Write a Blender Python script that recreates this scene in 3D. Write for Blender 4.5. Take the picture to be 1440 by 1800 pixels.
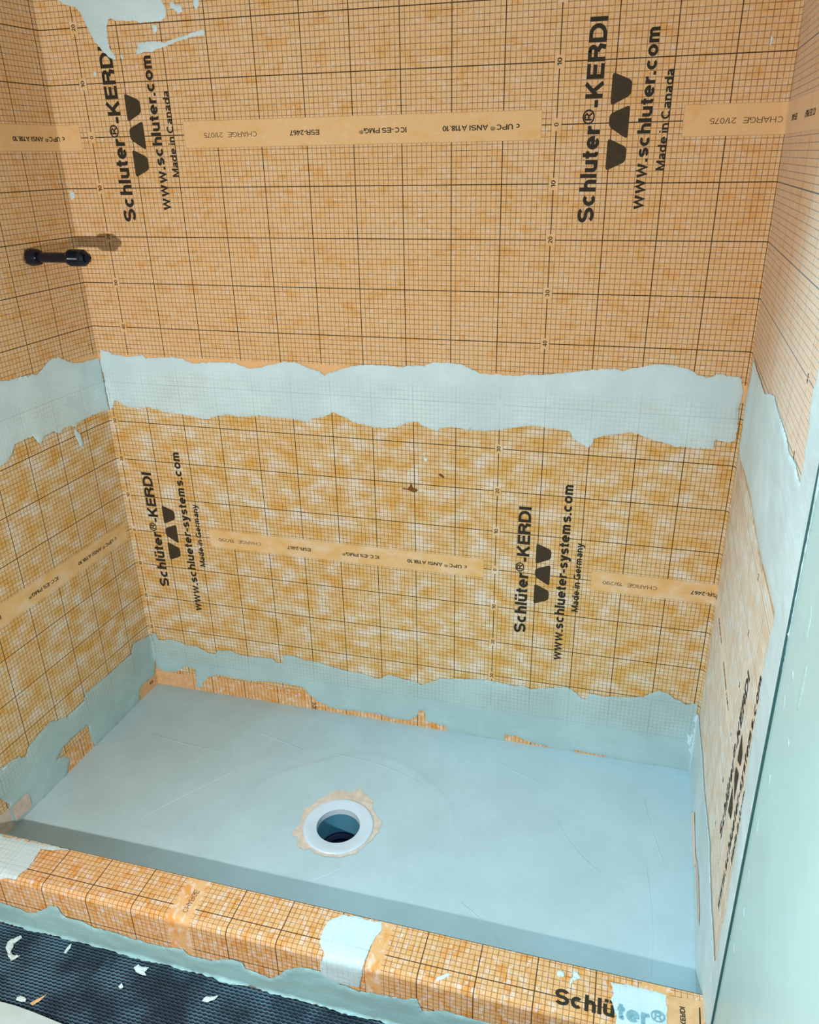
import bpy, math, random
from mathutils import Vector, Matrix, noise
from mathutils.geometry import delaunay_2d_cdt

for o in list(bpy.data.objects):
    bpy.data.objects.remove(o)
scn = bpy.context.scene
COL = scn.collection
random.seed(4)

# ------------------------------------------------------------------ camera
# metres: x along the back wall (left corner = 0), y = 0 on the back wall and
# negative towards the viewer, z = 0 on the shower pan
cam_d = bpy.data.cameras.new('camera')
cam_d.sensor_fit = 'HORIZONTAL'
cam_d.sensor_width = 36.0
cam_d.lens = 36.0 * 1380.9 / 1440.0
cam_d.clip_start = 0.02
cam = bpy.data.objects.new('camera', cam_d)
COL.objects.link(cam)
rt, up, fw = (0.965053, 0.261451, -0.017757), (-0.09239, 0.402866, 0.910584), (-0.245227, 0.877122, -0.412942)
m = Matrix(((rt[0], up[0], -fw[0]), (rt[1], up[1], -fw[1]), (rt[2], up[2], -fw[2]))).to_4x4()
m.translation = (1.21939, -1.61203, 1.38297)
cam.matrix_world = m
scn.camera = cam

# ------------------------------------------------------------------ light
world = bpy.data.worlds.new('world')
scn.world = world
world.use_nodes = True
bg = world.node_tree.nodes['Background']
bg.inputs[0].default_value = (0.86, 0.97, 1.0, 1)
bg.inputs[1].default_value = 0.05


def light(name, kind, loc, energy, color, target=None, **kw):
    d = bpy.data.lights.new(name, kind)
    d.energy = energy
    d.color = color
    for k, v in kw.items():
        setattr(d, k, v)
    o = bpy.data.objects.new(name, d)
    COL.objects.link(o)
    o.location = loc
    if target:
        o.rotation_euler = (Vector(target) - Vector(loc)).to_track_quat('-Z', 'Y').to_euler()
    return o


# work light standing in the room in front of the shower, plus an added ceiling fill and an added spot brightening the right of the pan
light('work_light', 'POINT', (0.43, -1.88, 1.02), 79, (1.0, 0.965, 0.91), shadow_soft_size=0.018)
light('ceiling_fill', 'AREA', (1.0, -1.60, 2.30), 2, (0.70, 0.92, 1.0), target=(1.0, -0.5, 0.0), shape='DISK', size=0.5)
light('pan_fill_spot', 'SPOT', (1.14, -0.82, 2.33), 125, (0.46, 0.84, 1.0), target=(1.16, -0.66, 0.0), shadow_soft_size=0.05, spot_size=math.radians(54), spot_blend=1.0)

vs = scn.view_settings
vs.view_transform = 'Standard'
vs.look = 'None'
vs.gamma = 1.0
vs.exposure = 0.0
vs.use_curve_mapping = False

# ------------------------------------------------------------------ surveyed outlines (metres)
# wall outlines: (distance along the unrolled walls, height); curb outlines: (x, distance over the
# top and down the outer face); floor outlines: (x, y)
TR = {
    'seam_back': [(0.0112,0.9759),(0.0434,0.9650),(0.0888,0.9601),(0.1238,0.9671),(0.1313,0.9580),(0.1958,0.9649),(0.2252,0.9622),(0.2533,0.9527),(0.3126,0.9581),(0.3630,0.9578),(0.3973,0.9463),(0.4262,0.9516),(0.4550,0.9595),(0.4806,0.9659),(0.5110,0.9673),(0.5481,0.9535),(0.5668,0.9493),(0.5770,0.9395),(0.5910,0.9466),(0.6319,0.9614),(0.6718,0.9684),(0.7238,0.9696),(0.7495,0.9670),(0.7751,0.9707),(0.8067,0.9735),(0.8318,0.9820),(0.8567,0.9819),(0.8875,0.9797),(0.9121,0.9711),(0.9305,0.9635),(0.9608,0.9626),(0.9968,0.9607),(1.0205,0.9632),(1.0439,0.9667),(1.0674,0.9655),(1.1132,0.9738),(1.1583,0.9807),(1.2027,0.9863),(1.2198,0.9814),(1.2465,0.9907),(1.2784,0.9980),(1.3107,0.9984),(1.3435,0.9920),(1.3663,0.9795),(1.3827,0.9758),(1.3973,0.9844),(1.4291,0.9804),(1.4437,0.9800),(1.4452,0.9699),(1.4523,0.9499),(1.4495,0.9336),(1.4485,0.9185),(1.4520,0.8800),(1.4516,0.8537),(1.4398,0.8456),(1.4132,0.8509),(1.4115,0.8313),(1.3799,0.8301),(1.3411,0.8308),(1.3124,0.8373),(1.2836,0.8438),(1.2661,0.8488),(1.2483,0.8561),(1.2261,0.8496),(1.1921,0.8422),(1.1752,0.8359),(1.1705,0.8204),(1.1639,0.8136),(1.1467,0.8237),(1.1318,0.8328),(1.1238,0.8474),(1.1035,0.8497),(1.0795,0.8518),(1.0492,0.8561),(1.0251,0.8519),(0.9948,0.8460),(0.9703,0.8404),(0.9393,0.8357),(0.9141,0.8352),(0.8824,0.8382),(0.8659,0.8397),(0.8441,0.8355),(0.8376,0.8285),(0.8247,0.8316),(0.8053,0.8381),(0.7924,0.8465),(0.7661,0.8421),(0.7461,0.8314),(0.7194,0.8269),(0.6859,0.8273),(0.6659,0.8326),(0.6389,0.8362),(0.6283,0.8436),(0.6123,0.8492),(0.5921,0.8560),(0.5706,0.8438),(0.5424,0.8379),(0.5276,0.8274),(0.5138,0.8319),(0.4857,0.8342),(0.4428,0.8341),(0.4142,0.8364),(0.3848,0.8331),(0.3550,0.8298),(0.3259,0.8335),(0.3031,0.8292),(0.2714,0.8173),(0.2417,0.8210),(0.2119,0.8262),(0.1736,0.8266),(0.1510,0.8309),(0.1163,0.8373),(0.0808,0.8322),(0.0575,0.8351),(0.0385,0.8440),(0.0257,0.8519),(0.0168,0.8311),(0.0078,0.8262),(0.0049,0.8679),(0.0073,0.9106),(0.0035,0.9384)],
    'seam_left': [(-0.0002,0.9547),(-0.0232,0.9545),(-0.0435,0.9552),(-0.0686,0.9584),(-0.0873,0.9615),(-0.1035,0.9719),(-0.1201,0.9797),(-0.1312,0.9861),(-0.1493,0.9864),(-0.1689,0.9808),(-0.1803,0.9722),(-0.1969,0.9636),(-0.2247,0.9681),(-0.2520,0.9713),(-0.2777,0.9717),(-0.3032,0.9759),(-0.3921,0.9750),(-0.4859,0.9735),(-0.5403,0.8058),(-0.4463,0.8034),(-0.3556,0.8059),(-0.3335,0.8106),(-0.3190,0.8208),(-0.3053,0.8391),(-0.2803,0.8396),(-0.2514,0.8391),(-0.2420,0.8241),(-0.2358,0.8153),(-0.2198,0.8273),(-0.1896,0.8308),(-0.1789,0.8233),(-0.1668,0.8193),(-0.1552,0.8266),(-0.1343,0.8254),(-0.1171,0.8171),(-0.1068,0.8251),(-0.0656,0.8265),(-0.0319,0.8263),(0.0045,0.8242),(0.0034,0.8521),(0.0025,0.8882),(0.0015,0.9307)],
    'drip_left': [(-0.1214,0.8157),(-0.1145,0.8051),(-0.1068,0.7969),(-0.1061,0.7710),(-0.1124,0.7631),(-0.1172,0.7748),(-0.1215,0.7876),(-0.1269,0.8035)],
    'seam_right': [(1.5043,1.0275),(1.5547,1.0237),(1.6395,1.0218),(1.7088,1.0189),(1.7688,1.0356),(1.8174,1.0447),(1.8467,1.0391),(1.9119,1.0359),(1.9774,1.0327),(2.0055,1.0242),(2.0688,1.0287),(2.0952,1.0232),(2.1152,1.0223),(2.1183,1.0387),(2.1094,1.0687),(2.1044,1.0914),(2.0897,1.1260),(2.0998,1.1421),(2.0989,1.1808),(2.0833,1.2643),(2.0727,1.3605),(2.0647,1.5313),(2.2577,1.5003),(2.2482,1.4072),(2.2418,1.2691),(2.2243,1.1249),(2.2128,1.0416),(2.2108,0.9022),(2.2085,0.7409),(2.2026,0.5013),(2.2135,0.1613),(2.2100,0.1277),(2.1471,0.0744),(2.1482,0.2135),(2.1602,0.2365),(2.1535,0.2929),(2.1650,0.3583),(2.1511,0.4020),(2.1508,0.4562),(2.1425,0.5069),(2.1330,0.5518),(2.1245,0.6006),(2.1169,0.6479),(2.1151,0.6955),(2.1074,0.7307),(2.1047,0.7813),(2.1035,0.8012),(2.1151,0.8208),(2.1086,0.8393),(2.0846,0.8380),(2.0382,0.8371),(1.9805,0.8359),(1.9123,0.8321),(1.8570,0.8387),(1.8051,0.8411),(1.7411,0.8486),(1.6870,0.8477),(1.6179,0.8458),(1.5340,0.8407),(1.4790,0.8472),(1.4944,0.8702),(1.4832,0.9303),(1.5022,0.9859)],
    'low_right': [(1.4285,0.1697),(1.5244,0.1782),(1.6434,0.1972),(1.7370,0.1988),(1.8287,0.2158),(1.9110,0.2312),(1.9694,0.2190),(2.0265,0.2145),(2.1030,0.2164),(2.1474,0.2138),(2.1681,0.1349),(2.1514,-0.0020),(2.0458,-0.0020),(1.9830,-0.0020),(1.8810,-0.0020),(1.7877,-0.0020),(1.6548,-0.0020),(1.5678,-0.0020),(1.4800,-0.0020),(1.4668,-0.0020)],
    'low_back': [(0.0118,0.1786),(0.0268,0.1715),(0.0291,0.1529),(0.0667,0.1625),(0.1017,0.1586),(0.1148,0.1512),(0.1486,0.1529),(0.1698,0.1412),(0.1864,0.1344),(0.2043,0.1373),(0.2109,0.1478),(0.2532,0.1547),(0.2628,0.1488),(0.2965,0.1450),(0.3763,0.1488),(0.3837,0.1389),(0.4040,0.1423),(0.4113,0.1675),(0.4394,0.1684),(0.4763,0.1599),(0.5090,0.1617),(0.5247,0.1552),(0.5566,0.1515),(0.5835,0.1470),(0.5929,0.1431),(0.6310,0.1442),(0.6777,0.1360),(0.6936,0.1461),(0.7094,0.1542),(0.7400,0.1469),(0.7797,0.1432),(0.7902,0.1361),(0.8206,0.1522),(0.8402,0.1645),(0.8803,0.1715),(0.9286,0.1783),(0.9677,0.1816),(1.0208,0.1789),(1.0534,0.1795),(1.0720,0.1743),(1.1093,0.1827),(1.1366,0.1910),(1.1639,0.1942),(1.1824,0.1823),(1.1958,0.1676),(1.2092,0.1701),(1.2121,0.1860),(1.2284,0.1856),(1.2500,0.1845),(1.2815,0.1903),(1.3027,0.1908),(1.3411,0.2012),(1.3530,0.2117),(1.3699,0.2230),(1.3908,0.2203),(1.4102,0.2073),(1.4372,0.1958),(1.4640,0.2042),(1.4709,0.0788),(1.4725,-0.0020),(1.3850,-0.0020),(1.2698,-0.0020),(1.2662,0.0050),(1.2229,0.0049),(1.1902,0.0071),(1.1896,-0.0020),(1.1511,-0.0020),(1.1420,-0.0020),(1.1189,0.0049),(1.0708,0.0097),(1.0455,0.0211),(1.0132,0.0200),(1.0108,-0.0020),(0.9271,-0.0020),(0.8599,-0.0020),(0.8583,0.0130),(0.8399,0.0188),(0.8044,0.0230),(0.8015,0.0393),(0.8001,0.0558),(0.7861,0.0531),(0.7781,0.0329),(0.7575,0.0157),(0.7148,0.0130),(0.6624,0.0200),(0.5977,0.0171),(0.5483,0.0134),(0.5272,0.0190),(0.4949,0.0322),(0.4713,0.0508),(0.4577,0.0692),(0.4244,0.0709),(0.3687,0.0705),(0.3168,0.0651),(0.2698,0.0626),(0.2300,0.0653),(0.1947,0.0650),(0.1697,0.0509),(0.1486,0.0276),(0.1463,0.0114),(0.1283,0.0121),(0.1318,0.0736),(0.0983,0.0776),(0.0673,0.0528),(0.0296,0.0463),(0.0077,0.0584),(0.0073,0.1207)],
    'low_left': [(0.0069,0.1662),(-0.0192,0.1694),(-0.0680,0.1820),(-0.0821,0.1578),(-0.1244,0.1584),(-0.1869,0.1577),(-0.2317,0.1608),(-0.2687,0.1628),(-0.2794,0.1478),(-0.3162,0.1457),(-0.3427,0.1469),(-0.3686,0.1550),(-0.3949,0.1722),(-0.4149,0.1694),(-0.4391,0.1637),(-0.4680,0.1591),(-0.4861,0.1410),(-0.5044,0.1566),(-0.5316,0.1636),(-0.5540,0.1619),(-0.6444,0.1767),(-0.6734,0.0850),(-0.5742,0.0964),(-0.5576,0.0674),(-0.5620,0.0133),(-0.5477,-0.0020),(-0.5051,-0.0020),(-0.4613,-0.0020),(-0.3856,-0.0020),(-0.3739,0.0179),(-0.3651,0.0339),(-0.3800,0.0538),(-0.4054,0.0632),(-0.3770,0.0780),(-0.3289,0.0795),(-0.2867,0.0763),(-0.2845,0.0212),(-0.2762,-0.0020),(-0.1712,-0.0020),(-0.0881,-0.0020),(-0.0728,0.0370),(-0.0409,0.0357),(-0.0082,0.0343),(0.0141,0.1096)],
    'smear_top': [(0.0635,1.7180),(0.0585,1.6800),(0.0746,1.6694),(0.0952,1.6663),(0.1059,1.6550),(0.1134,1.6351),(0.1204,1.6180),(0.1300,1.6007),(0.1440,1.5851),(0.1602,1.5733),(0.1688,1.5699),(0.1679,1.5790),(0.1589,1.5934),(0.1582,1.6093),(0.1576,1.6260),(0.1687,1.6420),(0.1811,1.6394),(0.2114,1.6359),(0.2438,1.6313),(0.2820,1.6322),(0.2955,1.6382),(0.2962,1.6504),(0.2902,1.6667),(0.2902,1.7038)],
    'streak_top': [(0.2276,1.5981),(0.2560,1.5987),(0.2847,1.5954),(0.3147,1.6018),(0.3494,1.6087),(0.3710,1.6134),(0.3767,1.6102),(0.3708,1.6029),(0.3574,1.6045),(0.3138,1.5960),(0.2796,1.5879),(0.2477,1.5805),(0.2176,1.5788),(0.2236,1.5904)],
    'fleck_a': [(0.1826,1.5804),(0.1873,1.5772),(0.1846,1.5703),(0.1804,1.5755)],
    'fleck_b': [(0.3580,1.6675),(0.3688,1.6669),(0.3695,1.6548),(0.3623,1.6468),(0.3572,1.6536)],
    'fleck_c': [(0.1130,1.5519),(0.1194,1.5506),(0.1182,1.5445),(0.1126,1.5437)],
    'fleck_d': [(0.0042,1.3262),(0.0151,1.3227),(0.0156,1.3121),(0.0055,1.3063),(0.0030,1.3146)],
    'fleck_e': [(0.8058,0.7630),(0.8124,0.7622),(0.8123,0.7540),(0.8057,0.7548)],
    'fleck_f': [(1.4043,1.5536),(1.4084,1.5502),(1.4073,1.5405),(1.4049,1.5390)],
    'fleck_g': [(0.3068,1.6620),(0.3132,1.6635),(0.3196,1.6566),(0.3295,1.6570),(0.3327,1.6456),(0.3223,1.6424),(0.3136,1.6504),(0.3066,1.6527)],
    'fleck_h': [(0.2619,1.6256),(0.2721,1.6260),(0.2733,1.6183),(0.2657,1.6109),(0.2629,1.6169)],
    'curb_left': [(-0.0581,-0.0026),(0.0278,-0.0050),(0.0894,-0.0000),(0.2085,0.0005),(0.1725,0.0111),(0.1463,0.0148),(0.1495,0.0275),(0.1536,0.0615),(0.1461,0.0903),(0.1100,0.0957),(0.0275,0.0954)],
    'curb_mid': [(0.8035,0.0057),(0.8171,0.0060),(0.8306,0.0026),(0.8590,0.0040),(0.8820,0.0030),(0.8861,0.0165),(0.8792,0.0432),(0.8764,0.0715),(0.8720,0.1034),(0.8667,0.1511),(0.8308,0.1532),(0.7937,0.1510),(0.7929,0.1144),(0.8004,0.0876),(0.7830,0.0679),(0.7820,0.0480),(0.7847,0.0255),(0.7993,0.0130)],
    'curb_right': [(1.2960,0.0158),(1.3280,0.0128),(1.3875,0.0149),(1.3881,0.0640),(1.3873,0.1069),(1.3127,0.1376),(1.3067,0.0851),(1.3080,0.0693),(1.2971,0.0474),(1.3032,0.0336)],
    'curb_front': [(0.0047,0.1704),(0.0894,0.1698),(0.1307,0.1703),(0.1563,0.1773),(0.1814,0.1695),(0.1996,0.1557),(0.2199,0.1382),(0.2362,0.1364),(0.2423,0.1555),(0.2509,0.1642),(0.2843,0.1618),(0.3171,0.1724),(0.3526,0.1691),(0.3935,0.1753),(0.4648,0.1759),(0.5101,0.1688),(0.5204,0.1814),(0.5688,0.1809),(0.5996,0.1640),(0.6349,0.1629),(0.6403,0.1769),(0.6903,0.1879),(0.7067,0.1726),(0.7294,0.1473),(0.7608,0.1317),(0.7916,0.1332),(0.8308,0.1532),(0.8663,0.1589),(0.9178,0.1524),(0.9473,0.1491),(0.9724,0.1398),(0.9834,0.1679),(1.0225,0.1530),(1.0710,0.1557),(1.1059,0.1559),(1.1983,0.1572),(1.3287,0.1534),(1.4471,0.1404)],
    'curb_corner': [(1.3921,0.0158),(1.4504,0.0108),(1.4495,0.0897),(1.3873,0.1142)],
    'crumb_a': [(1.2064,0.0175),(1.2121,0.0150),(1.2182,0.0178),(1.2178,0.0243),(1.2123,0.0278),(1.2061,0.0241)],
    'crumb_b': [(1.2315,0.0143),(1.2371,0.0107),(1.2433,0.0156),(1.2456,0.0214),(1.2383,0.0264),(1.2304,0.0359),(1.2273,0.0335),(1.2331,0.0214)],
    'crumb_c': [(1.0061,0.0820),(1.0145,0.0745),(1.0241,0.0677),(1.0286,0.0698),(1.0180,0.0811),(1.0059,0.0895)],
    'arc': [(0.1733,-0.8017),(0.1634,-0.8155),(0.1510,-0.8087),(0.1313,-0.7935),(0.1268,-0.7817),(0.1326,-0.7723),(0.1440,-0.7628),(0.1487,-0.7669),(0.1421,-0.7804),(0.1465,-0.7921),(0.1495,-0.7990),(0.1570,-0.8046)],
    'm1': [(0.2271,-0.8761),(0.2331,-0.8712),(0.2472,-0.8743),(0.2489,-0.8795),(0.2387,-0.8810),(0.2289,-0.8813)],
    'm2': [(0.4075,-0.7686),(0.4121,-0.7601),(0.4224,-0.7624),(0.4360,-0.7601),(0.4337,-0.7703),(0.4408,-0.7757),(0.4288,-0.7764),(0.4176,-0.7745)],
    'm3': [(0.5689,-0.7935),(0.5718,-0.7837),(0.5854,-0.7802),(0.5937,-0.7758),(0.5911,-0.7844),(0.5803,-0.7928)],
    'm4': [(0.4000,-0.8086),(0.4031,-0.8019),(0.4102,-0.8071),(0.4059,-0.8117)],
    'm5': [(0.2531,-0.7749),(0.2530,-0.7571),(0.2559,-0.7537),(0.2601,-0.7629),(0.2581,-0.7761)],
    'scrap': [(0.2587,-0.8792),(0.2670,-0.8692),(0.2781,-0.8561),(0.2748,-0.8695),(0.2669,-0.8816)],
    'pale': [(0.1074,-0.9014),(0.2043,-0.8944),(0.2416,-0.8936),(0.2807,-0.8956),(0.3133,-0.8980),(0.3842,-0.9039),(0.4340,-0.9721),(0.2245,-1.0266)],
    'collar': [(0.5925,-0.4129),(0.6004,-0.4227),(0.6108,-0.4247),(0.6211,-0.4473),(0.6381,-0.4542),(0.6525,-0.4483),(0.6798,-0.4614),(0.7232,-0.4551),(0.7530,-0.4362),(0.7647,-0.4109),(0.7759,-0.3944),(0.7832,-0.3647),(0.7822,-0.3339),(0.7715,-0.3269),(0.7609,-0.3172),(0.7497,-0.3000),(0.7403,-0.2768),(0.7140,-0.2625),(0.6999,-0.2500),(0.6819,-0.2679),(0.6545,-0.2641),(0.6340,-0.2852),(0.6157,-0.3055),(0.6121,-0.3219),(0.5978,-0.3408),(0.5953,-0.3590),(0.6036,-0.3887)],
    'tan_left': [(-0.5561,0.0556),(-0.5051,0.0541),(-0.5039,0.0092),(-0.5554,0.0119)],
    'strip_right': [(1.6193,0.0127),(1.6733,0.0659),(1.7829,0.0601),(1.8216,0.0700),(1.7986,0.0364),(1.7097,0.0154)],
    'pink_right': [(1.8025,0.0651),(1.8298,0.0870),(1.9002,0.0959),(1.9484,0.0913),(1.9730,0.0757),(1.9349,0.0594),(1.8496,0.0534)],
    'hole_a': [(0.7515,0.6802),(0.7562,0.6844),(0.7662,0.6834),(0.7727,0.6954),(0.7754,0.6956),(0.7780,0.6864),(0.7870,0.6853),(0.7906,0.6809),(0.7796,0.6742),(0.7706,0.6791),(0.7607,0.6810)],
    'hole_b': [(0.8364,0.7253),(0.8435,0.7277),(0.8532,0.7212),(0.8505,0.7163),(0.8435,0.7203)],
}


# ------------------------------------------------------------------ node helpers
class NT:
    def __init__(self, name):
        self.mat = bpy.data.materials.new(name)
        self.mat.use_nodes = True
        self.t = self.mat.node_tree
        self.b = self.t.nodes['Principled BSDF']

    def n(self, typ, **kw):
        nd = self.t.nodes.new(typ)
        for k, v in kw.items():
            setattr(nd, k, v)
        return nd

    def put(self, sock, v):
        if hasattr(v, 'is_output'):
            self.t.links.new(v, sock)
        elif isinstance(v, (tuple, list)) and len(v) == 3 and sock.type == 'RGBA':
            sock.default_value = (*v, 1)
        else:
            sock.default_value = v

    def m(self, op, a, b=0.0, c=None):
        nd = self.n('ShaderNodeMath', operation=op)
        self.put(nd.inputs[0], a)
        self.put(nd.inputs[1], b)
        if c is not None:
            self.put(nd.inputs[2], c)
        return nd.outputs[0]

    def mix(self, f, a, b):
        nd = self.n('ShaderNodeMix', data_type='RGBA')
        self.put(nd.inputs[0], f)
        self.put(nd.inputs[6], a)
        self.put(nd.inputs[7], b)
        return nd.outputs[2]

    def ramp(self, v, a, b, lo=0.0, hi=1.0):
        nd = self.n('ShaderNodeMapRange', interpolation_type='SMOOTHSTEP')
        self.put(nd.inputs[0], v)
        for i, q in zip((1, 2, 3, 4), (a, b, lo, hi)):
            nd.inputs[i].default_value = q
        return nd.outputs[0]

    def noise(self, vec, scale, detail=3.0, rough=0.55):
        nd = self.n('ShaderNodeTexNoise')
        if vec is not None:
            self.t.links.new(vec, nd.inputs['Vector'])
        nd.inputs['Scale'].default_value = scale
        nd.inputs['Detail'].default_value = detail
        nd.inputs['Roughness'].default_value = rough
        return nd.outputs[0]

    def scaled(self, vec, s):
        nd = self.n('ShaderNodeMapping')
        self.t.links.new(vec, nd.inputs[0])
        nd.inputs['Scale'].default_value = s
        return nd.outputs[0]

    def bump(self, h, dist, strength=1.0):
        nd = self.n('ShaderNodeBump')
        self.put(nd.inputs['Height'], h)
        nd.inputs['Distance'].default_value = dist
        nd.inputs['Strength'].default_value = strength
        self.t.links.new(nd.outputs[0], self.b.inputs['Normal'])

    def line(self, x, pitch, half):
        # 1 on printed lines at every multiple of pitch
        f = self.m('FRACT', self.m('ADD', self.m('DIVIDE', x, pitch), 0.5))
        d = self.m('MULTIPLY', self.m('ABSOLUTE', self.m('SUBTRACT', f, 0.5)), pitch)
        return self.ramp(d, half * 0.75, half * 1.25, 1.0, 0.0)

    def less(self, a, b):
        return self.m('LESS_THAN', a, b)


def lin(r, g, b):
    f = lambda c: (c / 255 / 12.92) if c <= 10 else ((c / 255 + 0.055) / 1.055) ** 2.4
    return (f(r), f(g), f(b))


def print_color(k, P, kind):
    """colour of the printed fleece membrane from its UV map in metres (u, v)"""
    uv = k.n('ShaderNodeUVMap', uv_map='print').outputs[0]
    sp = k.n('ShaderNodeSeparateXYZ')
    k.t.links.new(uv, sp.inputs[0])
    u, v = sp.outputs[0], sp.outputs[1]
    # fleece blotches
    n1 = k.noise(k.scaled(uv, (22, 34, 1)), 1.0, 3, 0.6)
    n2 = k.noise(k.scaled(uv, (55, 75, 1)), 1.0, 2, 0.6)
    n3 = k.noise(k.scaled(uv, (5, 6, 1)), 1.0, 2, 0.5)
    if kind == 'upper':
        base, deep, pale = lin(230, 190, 142), lin(222, 164, 92), lin(230, 208, 186)
        fd = k.m('MULTIPLY', k.ramp(n1, 0.50, 0.70), 0.75)
        fp = k.m('MULTIPLY', k.ramp(n2, 0.54, 0.72), 0.8)
    elif kind == 'lower':
        base, deep, pale = lin(228, 196, 148), lin(222, 168, 84), lin(234, 224, 210)
        n1 = k.noise(k.scaled(uv, (20, 30, 1)), 1.0, 3, 0.55)
        fd = k.m('MULTIPLY', k.ramp(n1, 0.47, 0.68), 0.9)
        fp = k.m('MULTIPLY', k.ramp(n1, 0.50, 0.33), 0.85)
    else:
        base, deep, pale = lin(230, 180, 126), lin(224, 152, 76), lin(236, 214, 198)
        fd = k.m('MULTIPLY', k.ramp(n1, 0.50, 0.64), 0.85)
        fp = k.m('MULTIPLY', k.ramp(n2, 0.50, 0.66), 0.8)
    col = k.mix(fd, base, deep)
    col = k.mix(fp, col, pale)
    col = k.mix(k.ramp(n3, 0.35, 0.7, 0.0, 0.25), col, deep)
    # printed grid
    mu = k.line(u, P / 100, 0.00062)
    mv = k.line(v, 0.01, 0.00062)
    Mu = k.line(u, P / 10, 0.0010)
    Mv = k.line(v, 0.1, 0.0010)
    if kind == 'band':
        minor, major = mu, Mu
    else:
        minor, major = k.m('MAXIMUM', mu, mv), k.m('MAXIMUM', Mu, Mv)
    if kind in ('upper', 'lower'):
        urel = k.m('MODULO', k.m('ADD', u, 10 * P), P)          # 0..P from the label column
        av = k.m('ABSOLUTE', v)
        # label boxes
        f = k.m('FRACT', k.m('ADD', k.m('DIVIDE', v, 0.1), 0.5))
        dv = k.m('MULTIPLY', k.m('ABSOLUTE', k.m('SUBTRACT', f, 0.5)), 0.1)
        du = k.m('MINIMUM', urel, k.m('SUBTRACT', P, urel))
        lab = k.m('MULTIPLY', k.less(dv, 0.0105), k.less(du, 0.0085))
        # blank strip for the certification line
        half = 0.0245
        a = k.m('MULTIPLY', k.less(0.2205, urel), k.less(urel, P - 0.0277))
        strip = k.m('MULTIPLY', a, k.less(av, half))
        strip_o = k.m('MULTIPLY', k.m('MULTIPLY', k.less(0.2195, urel), k.less(urel, P - 0.0267)), k.less(av, half + 0.001))
        edge = k.m('SUBTRACT', strip_o, strip)
        blank = k.m('MAXIMUM', k.m('MAXIMUM', lab, strip_o), k.less(0.4655, av))
        col = k.mix(k.m('MULTIPLY', strip, 0.55), col, lin(232, 190, 134))
        col = k.mix(k.m('MULTIPLY', k.less(0.4655, av), 0.6), col, lin(236, 184, 128))
    elif kind == 'curb':
        half = 0.0235
        blank = k.m('MAXIMUM', k.less(k.m('ABSOLUTE', v), half), k.less(0.4655, k.m('ABSOLUTE', v)))
        edge = 0.0
        # no label boxes fall on the curb pieces
    else:
        blank, edge = 0.0, 0.0
    keep = k.m('SUBTRACT', 1.0, blank)
    ink_n = k.noise(k.scaled(uv, (60, 60, 1)), 1.0, 2)
    minor = k.m('MULTIPLY', k.m('MULTIPLY', minor, keep), k.ramp(ink_n, 0.3, 0.7, 0.50, 0.78))
    major = k.m('MULTIPLY', k.m('MULTIPLY', major, keep), 0.88)
    col = k.mix(minor, col, lin(84, 52, 24))
    col = k.mix(major, col, lin(52, 34, 18))
    if edge != 0.0:
        col = k.mix(k.m('MULTIPLY', edge, 0.35), col, lin(120, 80, 40))
    return col, uv, k.m('MAXIMUM', minor, major)


def membrane_mat(name, P, kind):
    k = NT(name)
    col, uv, _ = print_color(k, P, kind)
    k.put(k.b.inputs['Base Color'], col)
    k.b.inputs['Roughness'].default_value = 0.85
    k.b.inputs['Specular IOR Level'].default_value = 0.25
    k.b.inputs['Sheen Weight'].default_value = 0.7
    k.b.inputs['Sheen Roughness'].default_value = 0.3
    k.b.inputs['Sheen Tint'].default_value = (0.52, 0.58, 0.60, 1)
    k.bump(k.noise(k.scaled(uv, (500, 500, 1)), 1.0, 2), 0.0005, 0.35)
    return k.mat


def thinset_mat(name, P=None, kind=None, tone=(0.62, 0.80, 0.86)):
    """dried thin-set mortar; where it is scraped thin the print below stays visible"""
    k = NT(name)
    co = k.n('ShaderNodeTexCoord').outputs['Object']
    n1 = k.noise(co, 7, 4, 0.6)
    n2 = k.noise(k.scaled(co, (30, 30, 90)), 1.0, 3, 0.6)
    lo_, hi_ = (0.955, 1.03) if 'pan' in name else (0.92, 1.05)
    a = tuple(c * lo_ for c in tone)
    b = tuple(min(1, c * hi_) for c in tone)
    col = k.mix(k.ramp(n1, 0.35, 0.68), a, b)
    col = k.mix(k.ramp(n2, 0.55, 0.75, 0.0, 0.22), col, tuple(c * 0.86 for c in tone))
    if kind:
        mc, uv, ln_ = print_color(k, P, kind)
        at = k.n('ShaderNodeAttribute', attribute_name='cover').outputs['Fac']
        n4 = k.noise(co, 45, 3, 0.6)
        cov = k.m('ADD', at, k.m('MULTIPLY', k.m('SUBTRACT', n4, 0.5), k.m('MULTIPLY', k.m('SUBTRACT', 1.0, at), 0.9)))
        cn = k.n('ShaderNodeClamp')
        k.put(cn.inputs[0], cov)
        thin = k.m('SUBTRACT', 1.0, cn.outputs[0])
        col = k.mix(k.m('MULTIPLY', thin, 0.35), col, mc)
        col = k.mix(k.m('MULTIPLY', k.m('MULTIPLY', thin, ln_), 1.0), col, lin(70, 84, 82))
    k.put(k.b.inputs['Base Color'], col)
    k.b.inputs['Roughness'].default_value = 0.55
    k.b.inputs['Specular IOR Level'].default_value = 0.35
    h = k.m('ADD', k.noise(k.scaled(co, (18, 18, 60)), 1.0, 4, 0.6), k.m('MULTIPLY', k.noise(co, 120, 2), 0.3))
    k.bump(h, 0.003, 0.35)
    return k.mat


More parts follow.
